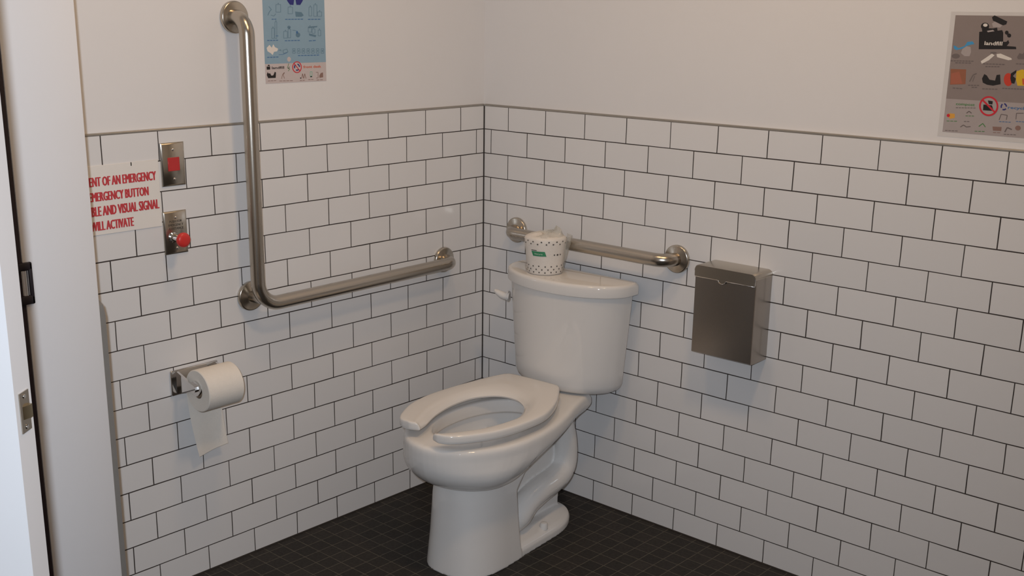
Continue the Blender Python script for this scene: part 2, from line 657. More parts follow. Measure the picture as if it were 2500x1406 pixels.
def d_ring(z, hw, yf, yb, ys, n=40, rc=0.012):
    """D-shaped outline: straight back, short sides, bowed front"""
    pts = []
    for k in range(n + 1):
        a = PI * k / n
        pts.append((TX + hw * math.cos(a), ys - (ys - yf) * math.sin(a), z))      # right -> front -> left
    pts += [(TX - hw, yb - rc, z), (TX - hw + rc, yb, z)]
    for k in range(1, 8):
        pts.append((TX - hw + rc + (2 * hw - 2 * rc) * k / 8, yb, z))
    pts += [(TX + hw - rc, yb, z), (TX + hw, yb - rc, z)]
    return [Vector(p) for p in pts]


b = MB()
rings = []
for z, ins in ((0.408, 0.030), (0.412, 0.014), (0.422, 0.005), (0.436, 0.0)):
    t = (z - 0.408) / 0.309
    hw = 0.186 + 0.028 * t
    rings.append(d_ring(z, hw - ins, -0.186 - 0.006 * t + ins, -0.024 - ins * 0.3, -0.062))
for t in (0.2, 0.4, 0.6, 0.8, 1.0):
    z = 0.408 + 0.309 * t
    rings.append(d_ring(z, 0.186 + 0.028 * t, -0.186 - 0.006 * t, -0.024, -0.062))
b.loft(rings, CERAMIC)
b.build('tank', to)
b = MB()
rings = []
for z, ins in ((0.7172, 0.012), (0.7172, 0.004), (0.7195, 0.0005), (0.723, 0.0), (0.744, 0.0), (0.749, 0.001), (0.7525, 0.0035), (0.7545, 0.0075), (0.755, 0.012)):
    rings.append(d_ring(z, 0.2265 - ins, -0.2005 + ins, -0.014 - ins, -0.062))
b.loft(rings, CERAMIC)
b.build('tank_lid', to)

# flush lever at the left side of the tank
b = MB()
b.lathe([(0.017, 0), (0.017, 0.004), (0.013, 0.007)], (0.2175, -0.112, 0.652), (-1, -0.35, 0), CERAMIC, 24)
b.tube([(0.222, -0.115, 0.652), (0.209, -0.122, 0.653), (0.198, -0.128, 0.657), (0.186, -0.133, 0.664), (0.178, -0.135, 0.669)],
       [0.0115, 0.0125, 0.0115, 0.0085, 0.004], CERAMIC, 16)
b.build('flush_lever', to)

# bowl: local frame (u to the right, v forward), turned a little
TB = math.radians(5.0)
BO = Vector((0.430, 0.0, 0))


def bp(u, v, z):
    return Vector((BO.x + u * math.cos(TB) + v * math.sin(TB), BO.y + u * math.sin(TB) - v * math.cos(TB), z))


RIM = [(0.112, 0.106), (0.16, 0.113), (0.22, 0.128), (0.30, 0.153), (0.38, 0.172), (0.46, 0.181), (0.50, 0.181), (0.55, 0.178), (0.61, 0.163),
       (0.66, 0.138), (0.70, 0.107), (0.728, 0.070), (0.743, 0.034), (0.748, 0.0)]
RIMC = catmull([Vector((u, v, 0)) for v, u in RIM], 37)


def bowl_ring(z, v0, v1, a, back=1.0):
    """outline of the rim stretched to v0..v1 and half width a; back < 1 narrows the rear end"""
    pts_r = []
    for p in RIMC:
        t = (p.y - 0.112) / 0.636
        k = back + (1 - back) * min(1.0, t / 0.55) ** 0.8
        pts_r.append((max(0.0, p.x) * a / 0.181 * k, v0 + (v1 - v0) * t))
    left = [(-w, v) for w, v in reversed(pts_r)]
    return [bp(u, v, z) for u, v in pts_r] + [bp(u, v, z) for u, v in left]


def egg_ring(z, vc, lf, lb_, a, n=36):
    pts_r = []
    for k in range(n + 1):
        t = -math.cos(PI * k / n)
        v = vc + (lf if t > 0 else lb_) * t
        w = a * max(0.0, 1 - abs(t) ** 2.1) ** (1 / 2.1)
        pts_r.append((w, v))
    left = [(-w, v) for w, v in reversed(pts_r)]
    return [bp(u, v, z) for u, v in pts_r] + [bp(u, v, z) for u, v in left]


b = MB()
outer = [(0.252, 0.47, 0.610, 0.080, 0.5), (0.256, 0.45, 0.645, 0.100, 0.5), (0.263, 0.42, 0.676, 0.120, 0.5), (0.274, 0.385, 0.704, 0.140, 0.5),
         (0.290, 0.34, 0.729, 0.159, 0.55), (0.312, 0.28, 0.748, 0.175, 0.65), (0.334, 0.21, 0.758, 0.1845, 0.8), (0.355, 0.14, 0.762, 0.188, 0.95),
         (0.372, 0.112, 0.763, 0.1885, 1.0), (0.388, 0.110, 0.763, 0.1885, 1.0), (0.398, 0.112, 0.761, 0.1865, 1.0), (0.4035, 0.117, 0.755, 0.1805, 1.0), (0.4055, 0.126, 0.745, 0.170, 1.0)]


def dense(rows, k):
    """smooth in-between sections"""
    out = []
    R_ = [rows[0]] + list(rows) + [rows[-1]]
    for q0, q1, q2, q3 in zip(R_, R_[1:], R_[2:], R_[3:]):
        for n_ in range(k):
            t = n_ / k
            out.append([0.5 * (2 * b_ + (c_ - a_) * t + (2 * a_ - 5 * b_ + 4 * c_ - d_) * t * t + (3 * b_ - a_ - 3 * c_ + d_) * t ** 3)
                        for a_, b_, c_, d_ in zip(q0, q1, q2, q3)])
    out.append(list(rows[-1]))
    return out


inner = [(0.4055, 0.490, 0.195, 0.20, 0.122), (0.403, 0.490, 0.188, 0.194, 0.116), (0.385, 0.490, 0.185, 0.190, 0.113), (0.366, 0.490, 0.185, 0.190, 0.113),
         (0.361, 0.490, 0.200, 0.205, 0.128), (0.34, 0.485, 0.195, 0.20, 0.124), (0.30, 0.47, 0.175, 0.18, 0.108), (0.26, 0.45, 0.14, 0.14, 0.085), (0.235, 0.43, 0.10, 0.10, 0.06)]
rings = [bowl_ring(*r) for r in dense(outer, 4)] + [egg_ring(*r) for r in inner]
b.loft(rings, CERAMIC)


def ped_ring(z, vb, vf, hw, e=2.5, n=28):
    vc = vf - 0.15
    pts_r = [(0.0, vb), (hw * 0.5, vb), (hw * 0.985, vb), (hw, vb + 0.004)]
    for k in range(n + 1):
        t = k / n
        a_ = t * PI / 2
        c_, s_ = math.cos(a_), math.sin(a_)
        pts_r.append((hw * c_ ** (2 / e), vc + (vf - vc) * s_ ** (2 / e)))
    left = [(-u, v) for u, v in reversed(pts_r[1:-1])]
    return [bp(u, v, z) for u, v in pts_r + left]


b2 = MB()
rings = [ped_ring(*r) for r in ((-0.0, 0.462, 0.682, 0.117), (0.02, 0.462, 0.680, 0.116), (0.10, 0.470, 0.672, 0.111), (0.212, 0.478, 0.664, 0.107), (0.226, 0.466, 0.662, 0.106),
                                (0.262, 0.43, 0.655, 0.104), (0.30, 0.39, 0.63, 0.10), (0.325, 0.36, 0.60, 0.09))]
b2.loft(rings, CERAMIC)
# recessed web and foot
b3 = MB()
web = lambda z, v0, v1, hw: [bp(hw, v0, z), bp(hw, v1, z), bp(-hw, v1, z), bp(-hw, v0, z)]
b3.loft([web(0.0, 0.17, 0.52, 0.038), web(0.215, 0.16, 0.52, 0.034)], CERAMIC)
b3.loft([web(0.18, 0.165, 0.34, 0.034), web(0.26, 0.17, 0.285, 0.036), web(0.375, 0.15, 0.25, 0.045)], CERAMIC)


def foot_ring(z, vb, vf, hw, n=24):
    vc = vb + 0.17
    pts_r = []
    for k in range(n + 1):
        a_ = PI / 2 * k / n
        pts_r.append((hw * math.sin(a_) ** 0.9, vc - 0.17 * math.cos(a_) ** 0.9))
    pts_r.append((hw, vf))
    left = [(-u, v) for u, v in reversed(pts_r[1:])]
    return [bp(u, v, z) for u, v in pts_r + left]


b4 = MB()
b4.loft([foot_ring(0.0, 0.128, 0.50, 0.1145), foot_ring(0.018, 0.126, 0.50, 0.1145), foot_ring(0.028, 0.130, 0.50, 0.110), foot_ring(0.035, 0.141, 0.50, 0.099), foot_ring(0.047, 0.165, 0.50, 0.066)], CERAMIC)
tw = []
for sgn in (1, -1):
    q = MB()
    path = catmull([bp(0.046 * sgn, 0.222, 0.375), bp(0.054 * sgn, 0.193, 0.335), bp(0.057 * sgn, 0.172, 0.275), bp(0.057 * sgn, 0.165, 0.205), bp(0.058 * sgn, 0.187, 0.165),
                    bp(0.059 * sgn, 0.24, 0.148), bp(0.060 * sgn, 0.31, 0.140), bp(0.060 * sgn, 0.375, 0.122), bp(0.059 * sgn, 0.415, 0.085), bp(0.056 * sgn, 0.425, 0.060)], 40)
    rad = [0.034 + 0.006 * min(1, k / 28) - (0.018 * ((k - 35) / 4) ** 2 if k > 35 else 0) for k in range(40)]
    q.tube(path, rad, CERAMIC, 24)
    tw.append(q)
allb = MB()
for q in (b, b2, b3, b4, *tw):
    # each closed shell gets outward normals of its own
    bm = bmesh.new()
    vs_ = [bm.verts.new(v) for v in q.v]
    for f in q.f:
        try:
            bm.faces.new([vs_[i] for i in f])
        except ValueError:
            pass
    bmesh.ops.remove_doubles(bm, verts=list(bm.verts), dist=1e-5)
    bmesh.ops.recalc_face_normals(bm, faces=list(bm.faces))
    allb.add_bm(bm, CERAMIC, True)
me_obj = allb.build('bowl_raw')
rm = me_obj.modifiers.new('fuse', 'REMESH')
rm.mode = 'VOXEL'
rm.voxel_size = 0.0024
sm = me_obj.modifiers.new('soften', 'SMOOTH')
sm.factor = 0.5
sm.iterations = 9
dg = bpy.context.evaluated_depsgraph_get()
me = bpy.data.meshes.new_from_object(me_obj.evaluated_get(dg))
bpy.data.objects.remove(me_obj)
me.name = 'bowl'
me.materials.clear()
me.materials.append(CERAMIC)
for p in me.polygons:
    p.use_smooth = True
    p.material_index = 0
for v in me.vertices:
    if v.co.z < 0.0:
        v.co.z = 0.0
bowl = bpy.data.objects.new('bowl', me)
COL.objects.link(bowl)
bowl.parent = to
bowl.matrix_parent_inverse = parent_matrix(to).inverted()
b = MB()
WATER = mat('bowl_water', (0.75, 0.76, 0.74), 0.03, spec=0.5, noise=0.01)
b.loft([egg_ring(0.246, 0.44, 0.118, 0.118, 0.072), egg_ring(0.250, 0.44, 0.124, 0.124, 0.076)], WATER)
b.build('water', bowl)
for sgn in (1, -1):
    b = MB()
    b.lathe([(0.0125, 0), (0.012, 0.014), (0.010, 0.019), (0.005, 0.021)], bp(0.094 * sgn, 0.325, 0.034), (0, 0, 1), CERAMIC, 20)
    b.build('bolt_cap', to)

# seat
TS = math.radians(7.85)
SO = Vector((0.4255, -0.2235, 0))


def sp(u, v, z=0.0):
    return Vector((SO.x + u * math.cos(TS) + v * math.sin(TS), SO.y + u * math.sin(TS) - v * math.cos(TS), z))


seat_o = [(-0.082, 0.506), (-0.104, 0.503), (-0.123, 0.488), (-0.142, 0.455), (-0.167, 0.385), (-0.174, 0.30), (-0.161, 0.20), (-0.139, 0.10), (-0.118, 0.026), (-0.098, -0.010),
          (-0.05, -0.012), (0.0, -0.010), (0.05, -0.006), (0.085, 0.000), (0.112, 0.040), (0.150, 0.112), (0.173, 0.175), (0.186, 0.235), (0.184, 0.29), (0.174, 0.36), (0.156, 0.42),
          (0.132, 0.466), (0.104, 0.505), (0.075, 0.531), (0.052, 0.537)]
seat_i = [(-0.049, 0.493), (-0.052, 0.475), (-0.058, 0.45), (-0.079, 0.385), (-0.091, 0.30), (-0.085, 0.223), (-0.065, 0.178), (-0.025, 0.144), (0.03, 0.144), (0.08, 0.178),
          (0.108, 0.225), (0.127, 0.291), (0.123, 0.348), (0.098, 0.425), (0.062, 0.482), (0.038, 0.513), (0.028, 0.528)]
co = catmull([Vector((u, v, 0)) for u, v in seat_o], 97)
ci = catmull([Vector((u, v, 0)) for u, v in seat_i], 97)
sec = [(0.04, 0.4265), (0.005, 0.4285), (-0.008, 0.435), (-0.006, 0.442), (0.005, 0.4465), (0.035, 0.4492), (0.09, 0.4502), (0.35, 0.4505), (0.60, 0.4500), (0.72, 0.4485), (0.86, 0.4440), (0.96, 0.4385), (1.01, 0.4330), (1.0, 0.4285), (0.9, 0.4265)]
rings = []
for o_, i_ in zip(co, ci):
    r = []
    for s_, z in sec:
        q = o_.lerp(i_, s_)
        r.append(sp(q.x, q.y, z))
    rings.append(r)


def shrink(ring, k, dirv, d):
    c = sum(ring, Vector()) / len(ring)
    return [c + (p - c) * k + dirv * d for p in ring]


def endring(ring, prev):
    dv = (sum(ring, Vector()) - sum(prev, Vector())).normalized()
    return [shrink(ring, 0.93, dv, 0.004), shrink(ring, 0.75, dv, 0.0065), shrink(ring, 0.4, dv, 0.0075)]


rings = list(reversed(endring(rings[0], rings[1]))) + rings + endring(rings[-1], rings[-2])
b = MB()
b.loft(rings, SEATP)
seat = b.build('seat', to)
b = MB()
for sgn in (1, -1):
    b.lathe([(0.012, 0), (0.012, 0.018), (0.010, 0.022)], sp(0.05 * sgn, 0.012, 0.4055), (0, 0, 1), SEATP, 20)
b.tube([sp(-0.062, 0.006, 0.428), sp(0.062, 0.006, 0.428)], 0.006, SEATP, 16)
b.build('hinge', seat)
# ------------------------------------------------------------------ wrapped roll on the tank lid
WRAP = None


def wrap_material():
    m = bpy.data.materials.new('dotted_wrapper')
    m.use_nodes = True
    p = m.node_tree.nodes['Principled BSDF']
    n = m.node_tree.nodes.new('ShaderNodeTexNoise')
    n.inputs['Scale'].default_value = 35
    bm_ = m.node_tree.nodes.new('ShaderNodeBump')
    bm_.inputs['Strength'].default_value = 0.18
    bm_.inputs['Distance'].default_value = 0.004
    m.node_tree.links.new(n.outputs['Fac'], bm_.inputs['Height'])
    m.node_tree.links.new(bm_.outputs['Normal'], p.inputs['Normal'])
    p.inputs['Base Color'].default_value = (0.74, 0.69, 0.63, 1)
    p.inputs['Roughness'].default_value = 0.5
    return m


WRAP = wrap_material()
DOT = mat('wrapper_dots', (0.10, 0.085, 0.075), 0.6, noise=0.1)
GREEN = mat('wrapper_green', (0.035, 0.24, 0.11), 0.5, noise=0.1)
PALE = mat('wrapper_pale_ink', (0.55, 0.70, 0.58), 0.5, noise=0.05)
RC = Vector((0.366, -0.115, 0.7552))
rng = random.Random(3)


def roll_r(z, a):
    t = z / 0.112
    r = 0.0545 + 0.0100 * t
    r += 0.0010 * math.sin(3 * a + 1.3) * t + 0.0007 * math.sin(7 * a + 5 * t)
    return r


b = MB()
prof = [(0.0, 0.90), (0.002, 0.97), (0.006, 1.0), (0.03, 1.0), (0.06, 1.0), (0.095, 1.0), (0.107, 0.985), (0.112, 0.94), (0.116, 0.80), (0.118, 0.5), (0.119, 0.2)]
rings = []
NA = 48
for z, k in prof:
    rings.append([RC + Vector((roll_r(z, 2 * PI * j / NA) * k * math.cos(2 * PI * j / NA), roll_r(z, 2 * PI * j / NA) * k * math.sin(2 * PI * j / NA),
                               z + (0.004 * math.sin(5 * 2 * PI * j / NA) if 0.8 > k else 0))) for j in range(NA)])
for r_ in rings:
    for p in r_:
        p.y = min(p.y, -0.0775)      # pressed against the grab bar behind it
b.loft(rings, WRAP)
wr = b.build('wrapped_toilet_roll')
tag(wr, 'wrapped toilet roll with dotted paper and green label on the tank lid', 'toilet roll')
# printed dots, label
DIRC = Vector((CAM.x - RC.x, CAM.y - RC.y, 0)).normalized()
A0 = math.atan2(DIRC.y, DIRC.x)


def on_roll(s, z, off=0.0006):
    """s = metres around from the side that faces the room"""
    a = A0 + s / 0.056
    r = roll_r(z, a) + off
    return RC + Vector((r * math.cos(a), r * math.sin(a), z))


b = MB()


def dot(s, z, r=0.0023):
    n = 10
    vs_ = [on_roll(s, z, 0.0008)] + [on_roll(s + r * math.cos(2 * PI * k / n), z + r * math.sin(2 * PI * k / n), 0.0008) for k in range(n)]
    b.add(vs_, [(0, 1 + k, 1 + (k + 1) % n) for k in range(n)], DOT, True)


for row, z in enumerate((0.0095, 0.0185, 0.0285)):
    for k in range(-7, 8):
        dot(0.0185 * k + (0.009 if row == 1 else 0) + rng.uniform(-.0008, .0008), z + rng.uniform(-.0006, .0006))
b.build('printed_dots', wr)
b = MB()
for row, z in enumerate((0.096, 0.1035)):
    for k in range(-7, 8):
        dot(0.0215 * k + (0.010 if row == 1 else 0) + rng.uniform(-.003, .003), z + rng.uniform(-.001, .001))
b.build('printed_dots', wr)
b = MB()
for s, r in ((0.026, 0.0023), (0.0355, 0.003), (0.0455, 0.0023)):
    dot(s, 0.064, r)
b.build('printed_dots', wr)
b = MB()


def patch(s0, s1, z0, z1, skew, m, off=0.0009):
    n = 10
    vs_ = []
    for k in range(n + 1):
        t = k / n
        vs_ += [on_roll(s0 + skew + (s1 - s0) * t, z0, off), on_roll(s0 + (s1 - s0) * t, z1, off)]
    b.add(vs_, [(2 * k, 2 * k + 2, 2 * k + 3, 2 * k + 1) for k in range(n)], m, True)


patch(-0.0415, -0.0015, 0.0600, 0.0745, 0.0050, GREEN)
patch(-0.0415, -0.0240, 0.0762, 0.0785, 0.0, DOT)
tv, tf = text_polys('Nature', 0.0)
tw_ = max(p[0] for p in tv)
b.build('green_label', wr)
b = MB()
b.add([on_roll(-0.0320 + p[0] / tw_ * 0.024 + p[1] * 0.0015, 0.0642 + p[1] / CAPH * 0.0062, 0.0013) for p in tv], tf, PALE)
b.build('label_lettering', wr)
# crumpled translucent film at the top and right side
FILM = mat('clear_film', (0.72, 0.72, 0.67), 0.2, spec=0.8, alpha=0.36, noise=0.05, nscale=50)
b = MB()
rings = []
n = 40
UPV = (DIRC.cross(Vector((0, 0, 1))))          # along the picture, towards its right
for t in range(12):
    tt = t / 11
    ring_ = []
    for k in range(n):
        a = 2 * PI * k / n
        fold = 0.010 * math.sin(5 * a + 2.0 * tt) * tt + 0.005 * math.sin(11 * a + 3 * tt) * tt
        r = 0.056 * (1 - tt) ** 0.8 + 0.012 * tt + fold
        zz = 0.114 + 0.010 * tt ** 1.5 + 0.008 * tt * math.sin(4 * a + 0.6) + 0.014 * tt * max(0, math.cos(a - A0 - 0.9))
        p = RC + Vector((r * math.cos(a), r * math.sin(a), zz)) + UPV * (-0.022 * tt)
        p.y = min(p.y, -0.0775)
        ring_.append(p)
    rings.append(ring_)
b.loft(rings, FILM, False, True, False)
# loose flap standing off the right side
flap = []
for k in range(9):
    t = k / 8
    z = 0.008 + 0.110 * t
    for j in range(6):
        u = j / 5
        a = A0 + 1.05 + 0.80 * u
        r = roll_r(z, a) + 0.002 + 0.014 * (t ** 1.1) * math.sin(PI * min(1, u + 0.15)) + 0.0014 * math.sin(9 * u + 6 * t)
        flap.append(RC + Vector((r * math.cos(a), r * math.sin(a), z)))
b.add(flap, [(k * 6 + j, k * 6 + j + 1, (k + 1) * 6 + j + 1, (k + 1) * 6 + j) for k in range(8) for j in range(5)], FILM, True)
fm = b.build('plastic_film', wr)
fm['label'] = 'crumpled clear plastic film'

# ------------------------------------------------------------------ sanitary disposal box
X0, X1, ZB, ZTOP, DP = 0.8785, 1.0690, 0.6055, 0.8570, 0.083
dsp = thing('disposal_box', 'brushed steel sanitary disposal box on the tiles right of the toilet', 'disposal box', ((X0 + X1) / 2, 0, ZB))


def rounded_profile(x0, x1, z0, z1, r, y):
    pts = [(x1, z0), (x1, z1 - r)] + [(x1 - r + r * math.cos(a), z1 - r + r * math.sin(a)) for a in [PI / 2 * k / 6 for k in range(1, 7)]]
    pts += [(x0 + r + r * math.cos(a), z1 - r + r * math.sin(a)) for a in [PI / 2 + PI / 2 * k / 6 for k in range(0, 7)]] + [(x0, z0)]
    return [Vector((x, y, z)) for x, z in pts]


b = MB()
b.loft([rounded_profile(X0, X1, ZB, ZTOP - 0.003, 0.014, -0.0003), rounded_profile(X0, X1, ZB, ZTOP - 0.003, 0.014, -DP + 0.003),
        rounded_profile(X0 + 0.002, X1 - 0.002, ZB + 0.002, ZTOP - 0.005, 0.013, -DP)], STEEL_DARK)
b.build('body', dsp)
b = MB()
top = rounded_profile(X0 - 0.001, X1 + 0.001, ZTOP - 0.016, ZTOP, 0.015, -0.0005)
b.loft([top, [Vector((p.x, -DP - 0.001, p.z)) for p in top], [Vector((TXc, -DP - 0.0045, z)) for TXc, z in
        [((p.x - (X0 + X1) / 2) * 0.985 + (X0 + X1) / 2, p.z - 0.0015) for p in top]]], STEEL_SMOOTH)
# front lip with a thumb notch
lipz = ZTOP - 0.034
xc_ = X0 + 0.088
lip = [(X0 + 0.001, ZTOP - 0.014), (X0 + 0.001, lipz + 0.003), (X0 + 0.004, lipz)]
lip += [(xc_ - 0.016, lipz)] + [(xc_ - 0.012 * math.cos(a), lipz - 0.009 * math.sin(a)) for a in [PI * k / 8 for k in range(9)]] + [(xc_ + 0.016, lipz)]
lip += [(X1 - 0.004, lipz), (X1 - 0.001, lipz + 0.003), (X1 - 0.001, ZTOP - 0.014)]
b.prism([(x, -DP - 0.0005, z) for x, z in lip], (0, -0.0035, 0), STEEL_SMOOTH)
b.tube([(X0 + 0.002, -DP - 0.004, lipz)] + [(xc_ - 0.016, -DP - 0.004, lipz)] + [(xc_ - 0.012 * math.cos(PI * k / 8), -DP - 0.004, lipz - 0.009 * math.sin(PI * k / 8)) for k in range(9)]
       + [(xc_ + 0.016, -DP - 0.004, lipz), (X1 - 0.002, -DP - 0.004, lipz), (X1 - 0.001, -DP - 0.004, ZTOP - 0.012)], 0.0011, CHROME, 8)
b.build('lid', dsp)

# ------------------------------------------------------------------ toilet paper holder and roll
hp = thing('toilet_paper_holder', 'chrome toilet paper holder on the left wall below the grab bar', 'toilet paper holder', (0, -1.125, 0.57))
b = MB()
b.box((0.0002, -1.1965, 0.5355), (0.0075, -1.052, 0.6045), CHROME, 0.003, 3)
b.build('backplate', hp)
RY0, RY1, RX, RZ = -1.168, -1.0605, 0.083, 0.5700
for y_ in (-1.181, -1.056):
    b = MB()
    y2 = y_ + (0.006 if y_ < -1.1 else -0.006)
    P = [(0.007, 0.602), (0.007, 0.538), (0.068, 0.5590), (0.083, 0.559), (0.0915, 0.5640), (0.0940, 0.570), (0.0915, 0.577), (0.084, 0.581), (0.074, 0.582)]
    b.prism([(x, y_, z) for x, z in P], (0, y2 - y_, 0), CHROME)
    s2 = 1 if y_ < -1.1 else -1
    b.lathe([(0.0202, 0), (0.0202, 0.005), (0.0165, 0.010), (0.012, 0.0125)], (RX, y2, RZ), (0, s2, 0), CHROME, 28)
    b.build('arm', hp)
b = MB()
b.tube([(RX, -1.17, RZ), (RX, -1.062, RZ)], 0.0125, CHROME, 20)
b.build('spindle', hp)
b = MB()
RO, RI = 0.0560, 0.0205
b.lathe([(RI, RY0 + 0.001), (RO - 0.002, RY0), (RO, RY0 + 0.002), (RO, RY1 - 0.002), (RO - 0.002, RY1), (RI, RY1 - 0.001), (RI, RY0 + 0.001)],
        (RX, 0, RZ - 0.008), (0, 1, 0), TISSUE, 56, False, False)
tr = b.build('toilet_paper_roll')
tag(tr, 'white toilet paper roll in the chrome holder, its loose end hanging down', 'toilet paper')
b = MB()
b.lathe([(RI - 0.0002, RY0 + 0.0008), (RI - 0.0002, RY1 - 0.0008)], (RX, 0, RZ - 0.007), (0, 1, 0), CARD, 32, False, False)
b.build('core', tr)
b = MB()
vs_, nx_, nz_ = [], 10, 22
ztop = RZ - 0.007
for i in range(nz_ + 1):
    t = i / nz_
    z = ztop - t * 0.200
    for j in range(nx_ + 1):
        u = j / nx_
        y = RY0 + 0.0015 + (RY1 - RY0 - 0.003) * u
        # the sheet drifts a little towards the corner and narrows as it twists
        y = y + 0.020 * t * t + (0.5 - u) * 0.012 * t
        x = RX - RO - 0.0008 + 0.004 * math.sin(2.4 * t + 0.5) * t + 0.003 * t * math.sin(5 * u + 2 * t)
        vs_.append(Vector((max(0.004, x), y, z + (0.014 * (u - 0.5)) * t)))
fs_ = [(i * (nx_ + 1) + j, i * (nx_ + 1) + j + 1, (i + 1) * (nx_ + 1) + j + 1, (i + 1) * (nx_ + 1) + j) for i in range(nz_) for j in range(nx_)]
b.add(vs_, fs_, TISSUE, True)
b.build('loose_sheet', tr)

# ------------------------------------------------------------------ emergency call plates
ca = thing('emergency_light_plate', 'upper steel wall plate with a square red light beside the sign', 'wall plate', (0, -1.148, 1.14))


def plate(y0, y1, z0, z1, parent):
    m_ = MB()
    r = lambda i, x: [(x, y0 + i, z0 + i), (x, y1 - i, z0 + i), (x, y1 - i, z1 - i), (x, y0 + i, z1 - i)]
    m_.loft([[Vector(p) for p in r(0, 0.0002)], [Vector(p) for p in r(0, 0.0028)], [Vector(p) for p in r(0.0045, 0.0065)]], STEEL_SMOOTH, smooth=False)
    return m_.build('plate', parent)


def screw(y, z, parent):
    m_ = MB()
    m_.lathe([(0.0038, 0), (0.0036, 0.0010), (0.0024, 0.0020), (0.0006, 0.0023)], (0.0064, y, z), (1, 0, 0), CHROME, 16)
    m_.build('screw', parent)


plate(-1.1812, -1.1138, 1.0862, 1.1950, ca)
screw(-1.1475, 1.1775, ca)
screw(-1.1475, 1.1035, ca)
b = MB()
b.box((0.006, -1.1645, 1.1240), (0.0082, -1.1310, 1.1580), REDLENS, 0.0008, 1)
b.build('red_light', ca)['label'] = 'square red light'

cb = thing('emergency_button_plate', 'lower steel wall plate with a red mushroom push button', 'wall plate', (0, -1.1525, 0.967))
plate(-1.1862, -1.1188, 0.9120, 1.0224, cb)
screw(-1.1525, 1.0060, cb)
screw(-1.1525, 0.9270, cb)
b = MB()
for i, tx in enumerate(('PUSH FOR', 'EMERGENCY', 'ASSISTANCE')):
    put_text(b, tx, (0.0069, -1.1525, 0.9935 - 0.0092 * i), (0, 1, 0), (0, 0, 1), (0.036, 0.043, 0.043)[i], 0.0062, (0, 0, 0), DARKINK, 'C', 0.0)
b.build('lettering', cb)['label'] = 'dark engraved lettering'
b = MB()
BY, BZ = -1.1630, 0.9560
b.lathe([(0.0135, 0), (0.0135, 0.003), (0.0105, 0.005), (0.0095, 0.040)], (0.0065, BY, BZ), (1, 0, 0), CHROME, 28)
b.build('stem', cb)['label'] = 'chrome button stem'
b = MB()
b.lathe([(0.010, 0.040), (0.0165, 0.041), (0.0185, 0.0435), (0.0190, 0.048), (0.0182, 0.0515), (0.0150, 0.0545), (0.009, 0.0558), (0.002, 0.0561)], (0.0065, BY, BZ), (1, 0, 0), RED, 36)
b.build('push_button', cb)['label'] = 'red mushroom push button'

# ------------------------------------------------------------------ emergency sign
sg = MB()
sg.box((0.0002, -1.462, 0.9880), (0.0022, -1.1885, 1.1555), SIGNP, 0.0005, 1)
sign = sg.build('emergency_sign')
tag(sign, 'white wall sign with four lines of red emergency lettering', 'sign')
b = MB()
X_ = 0.0026
LINES = [('EVENT OF AN EMERGENCY', 'OF AN EMERGENCY', (251, 451), (381, 441.5), 418.5),
         ('EMERGENCY BUTTON', 'MERGENCY BUTTON', (226, 492), (362.7, 477.5), 455.0),
         ('AUDIBLE AND VISUAL SIGNAL', 'AND VISUAL SIGNAL', (252, 525.5), (388.5, 509), 485.0),
         ('WILL ACTIVATE', 'ACTIVATE', (261, 560), (326.5, 551.5), 528.5)]
for body, part, pl, pr, ytop in LINES:
    A = ray_on(0, X_, *pl)
    Bq = ray_on(0, X_, *pr)
    T = ray_on(0, X_, pr[0], ytop)
    zb = 0.5 * (A.z + Bq.z)
    for dx, dy in ((0.0, -0.0012), (0.00012, -0.0004), (0.00024, 0.0004), (0.00036, 0.0012)):
        put_text(b, body, (X_ + dx, Bq.y + dy, zb), (0, 1, 0), (0, 0, 1), Bq.y - A.y, T.z - Bq.z, (0, 0, 0), REDINK, 'R', 0.0, part)
b.build('lettering', sign)['label'] = 'red capital lettering'
b = MB()
b.box((0.0022, -1.2640, 1.1470), (0.0026, -1.2615, 1.1556), CAULK)
b.build('scuff', sign)['label'] = 'dark notch at the sign top'

# ------------------------------------------------------------------ posters (letter-size laminated sheets)


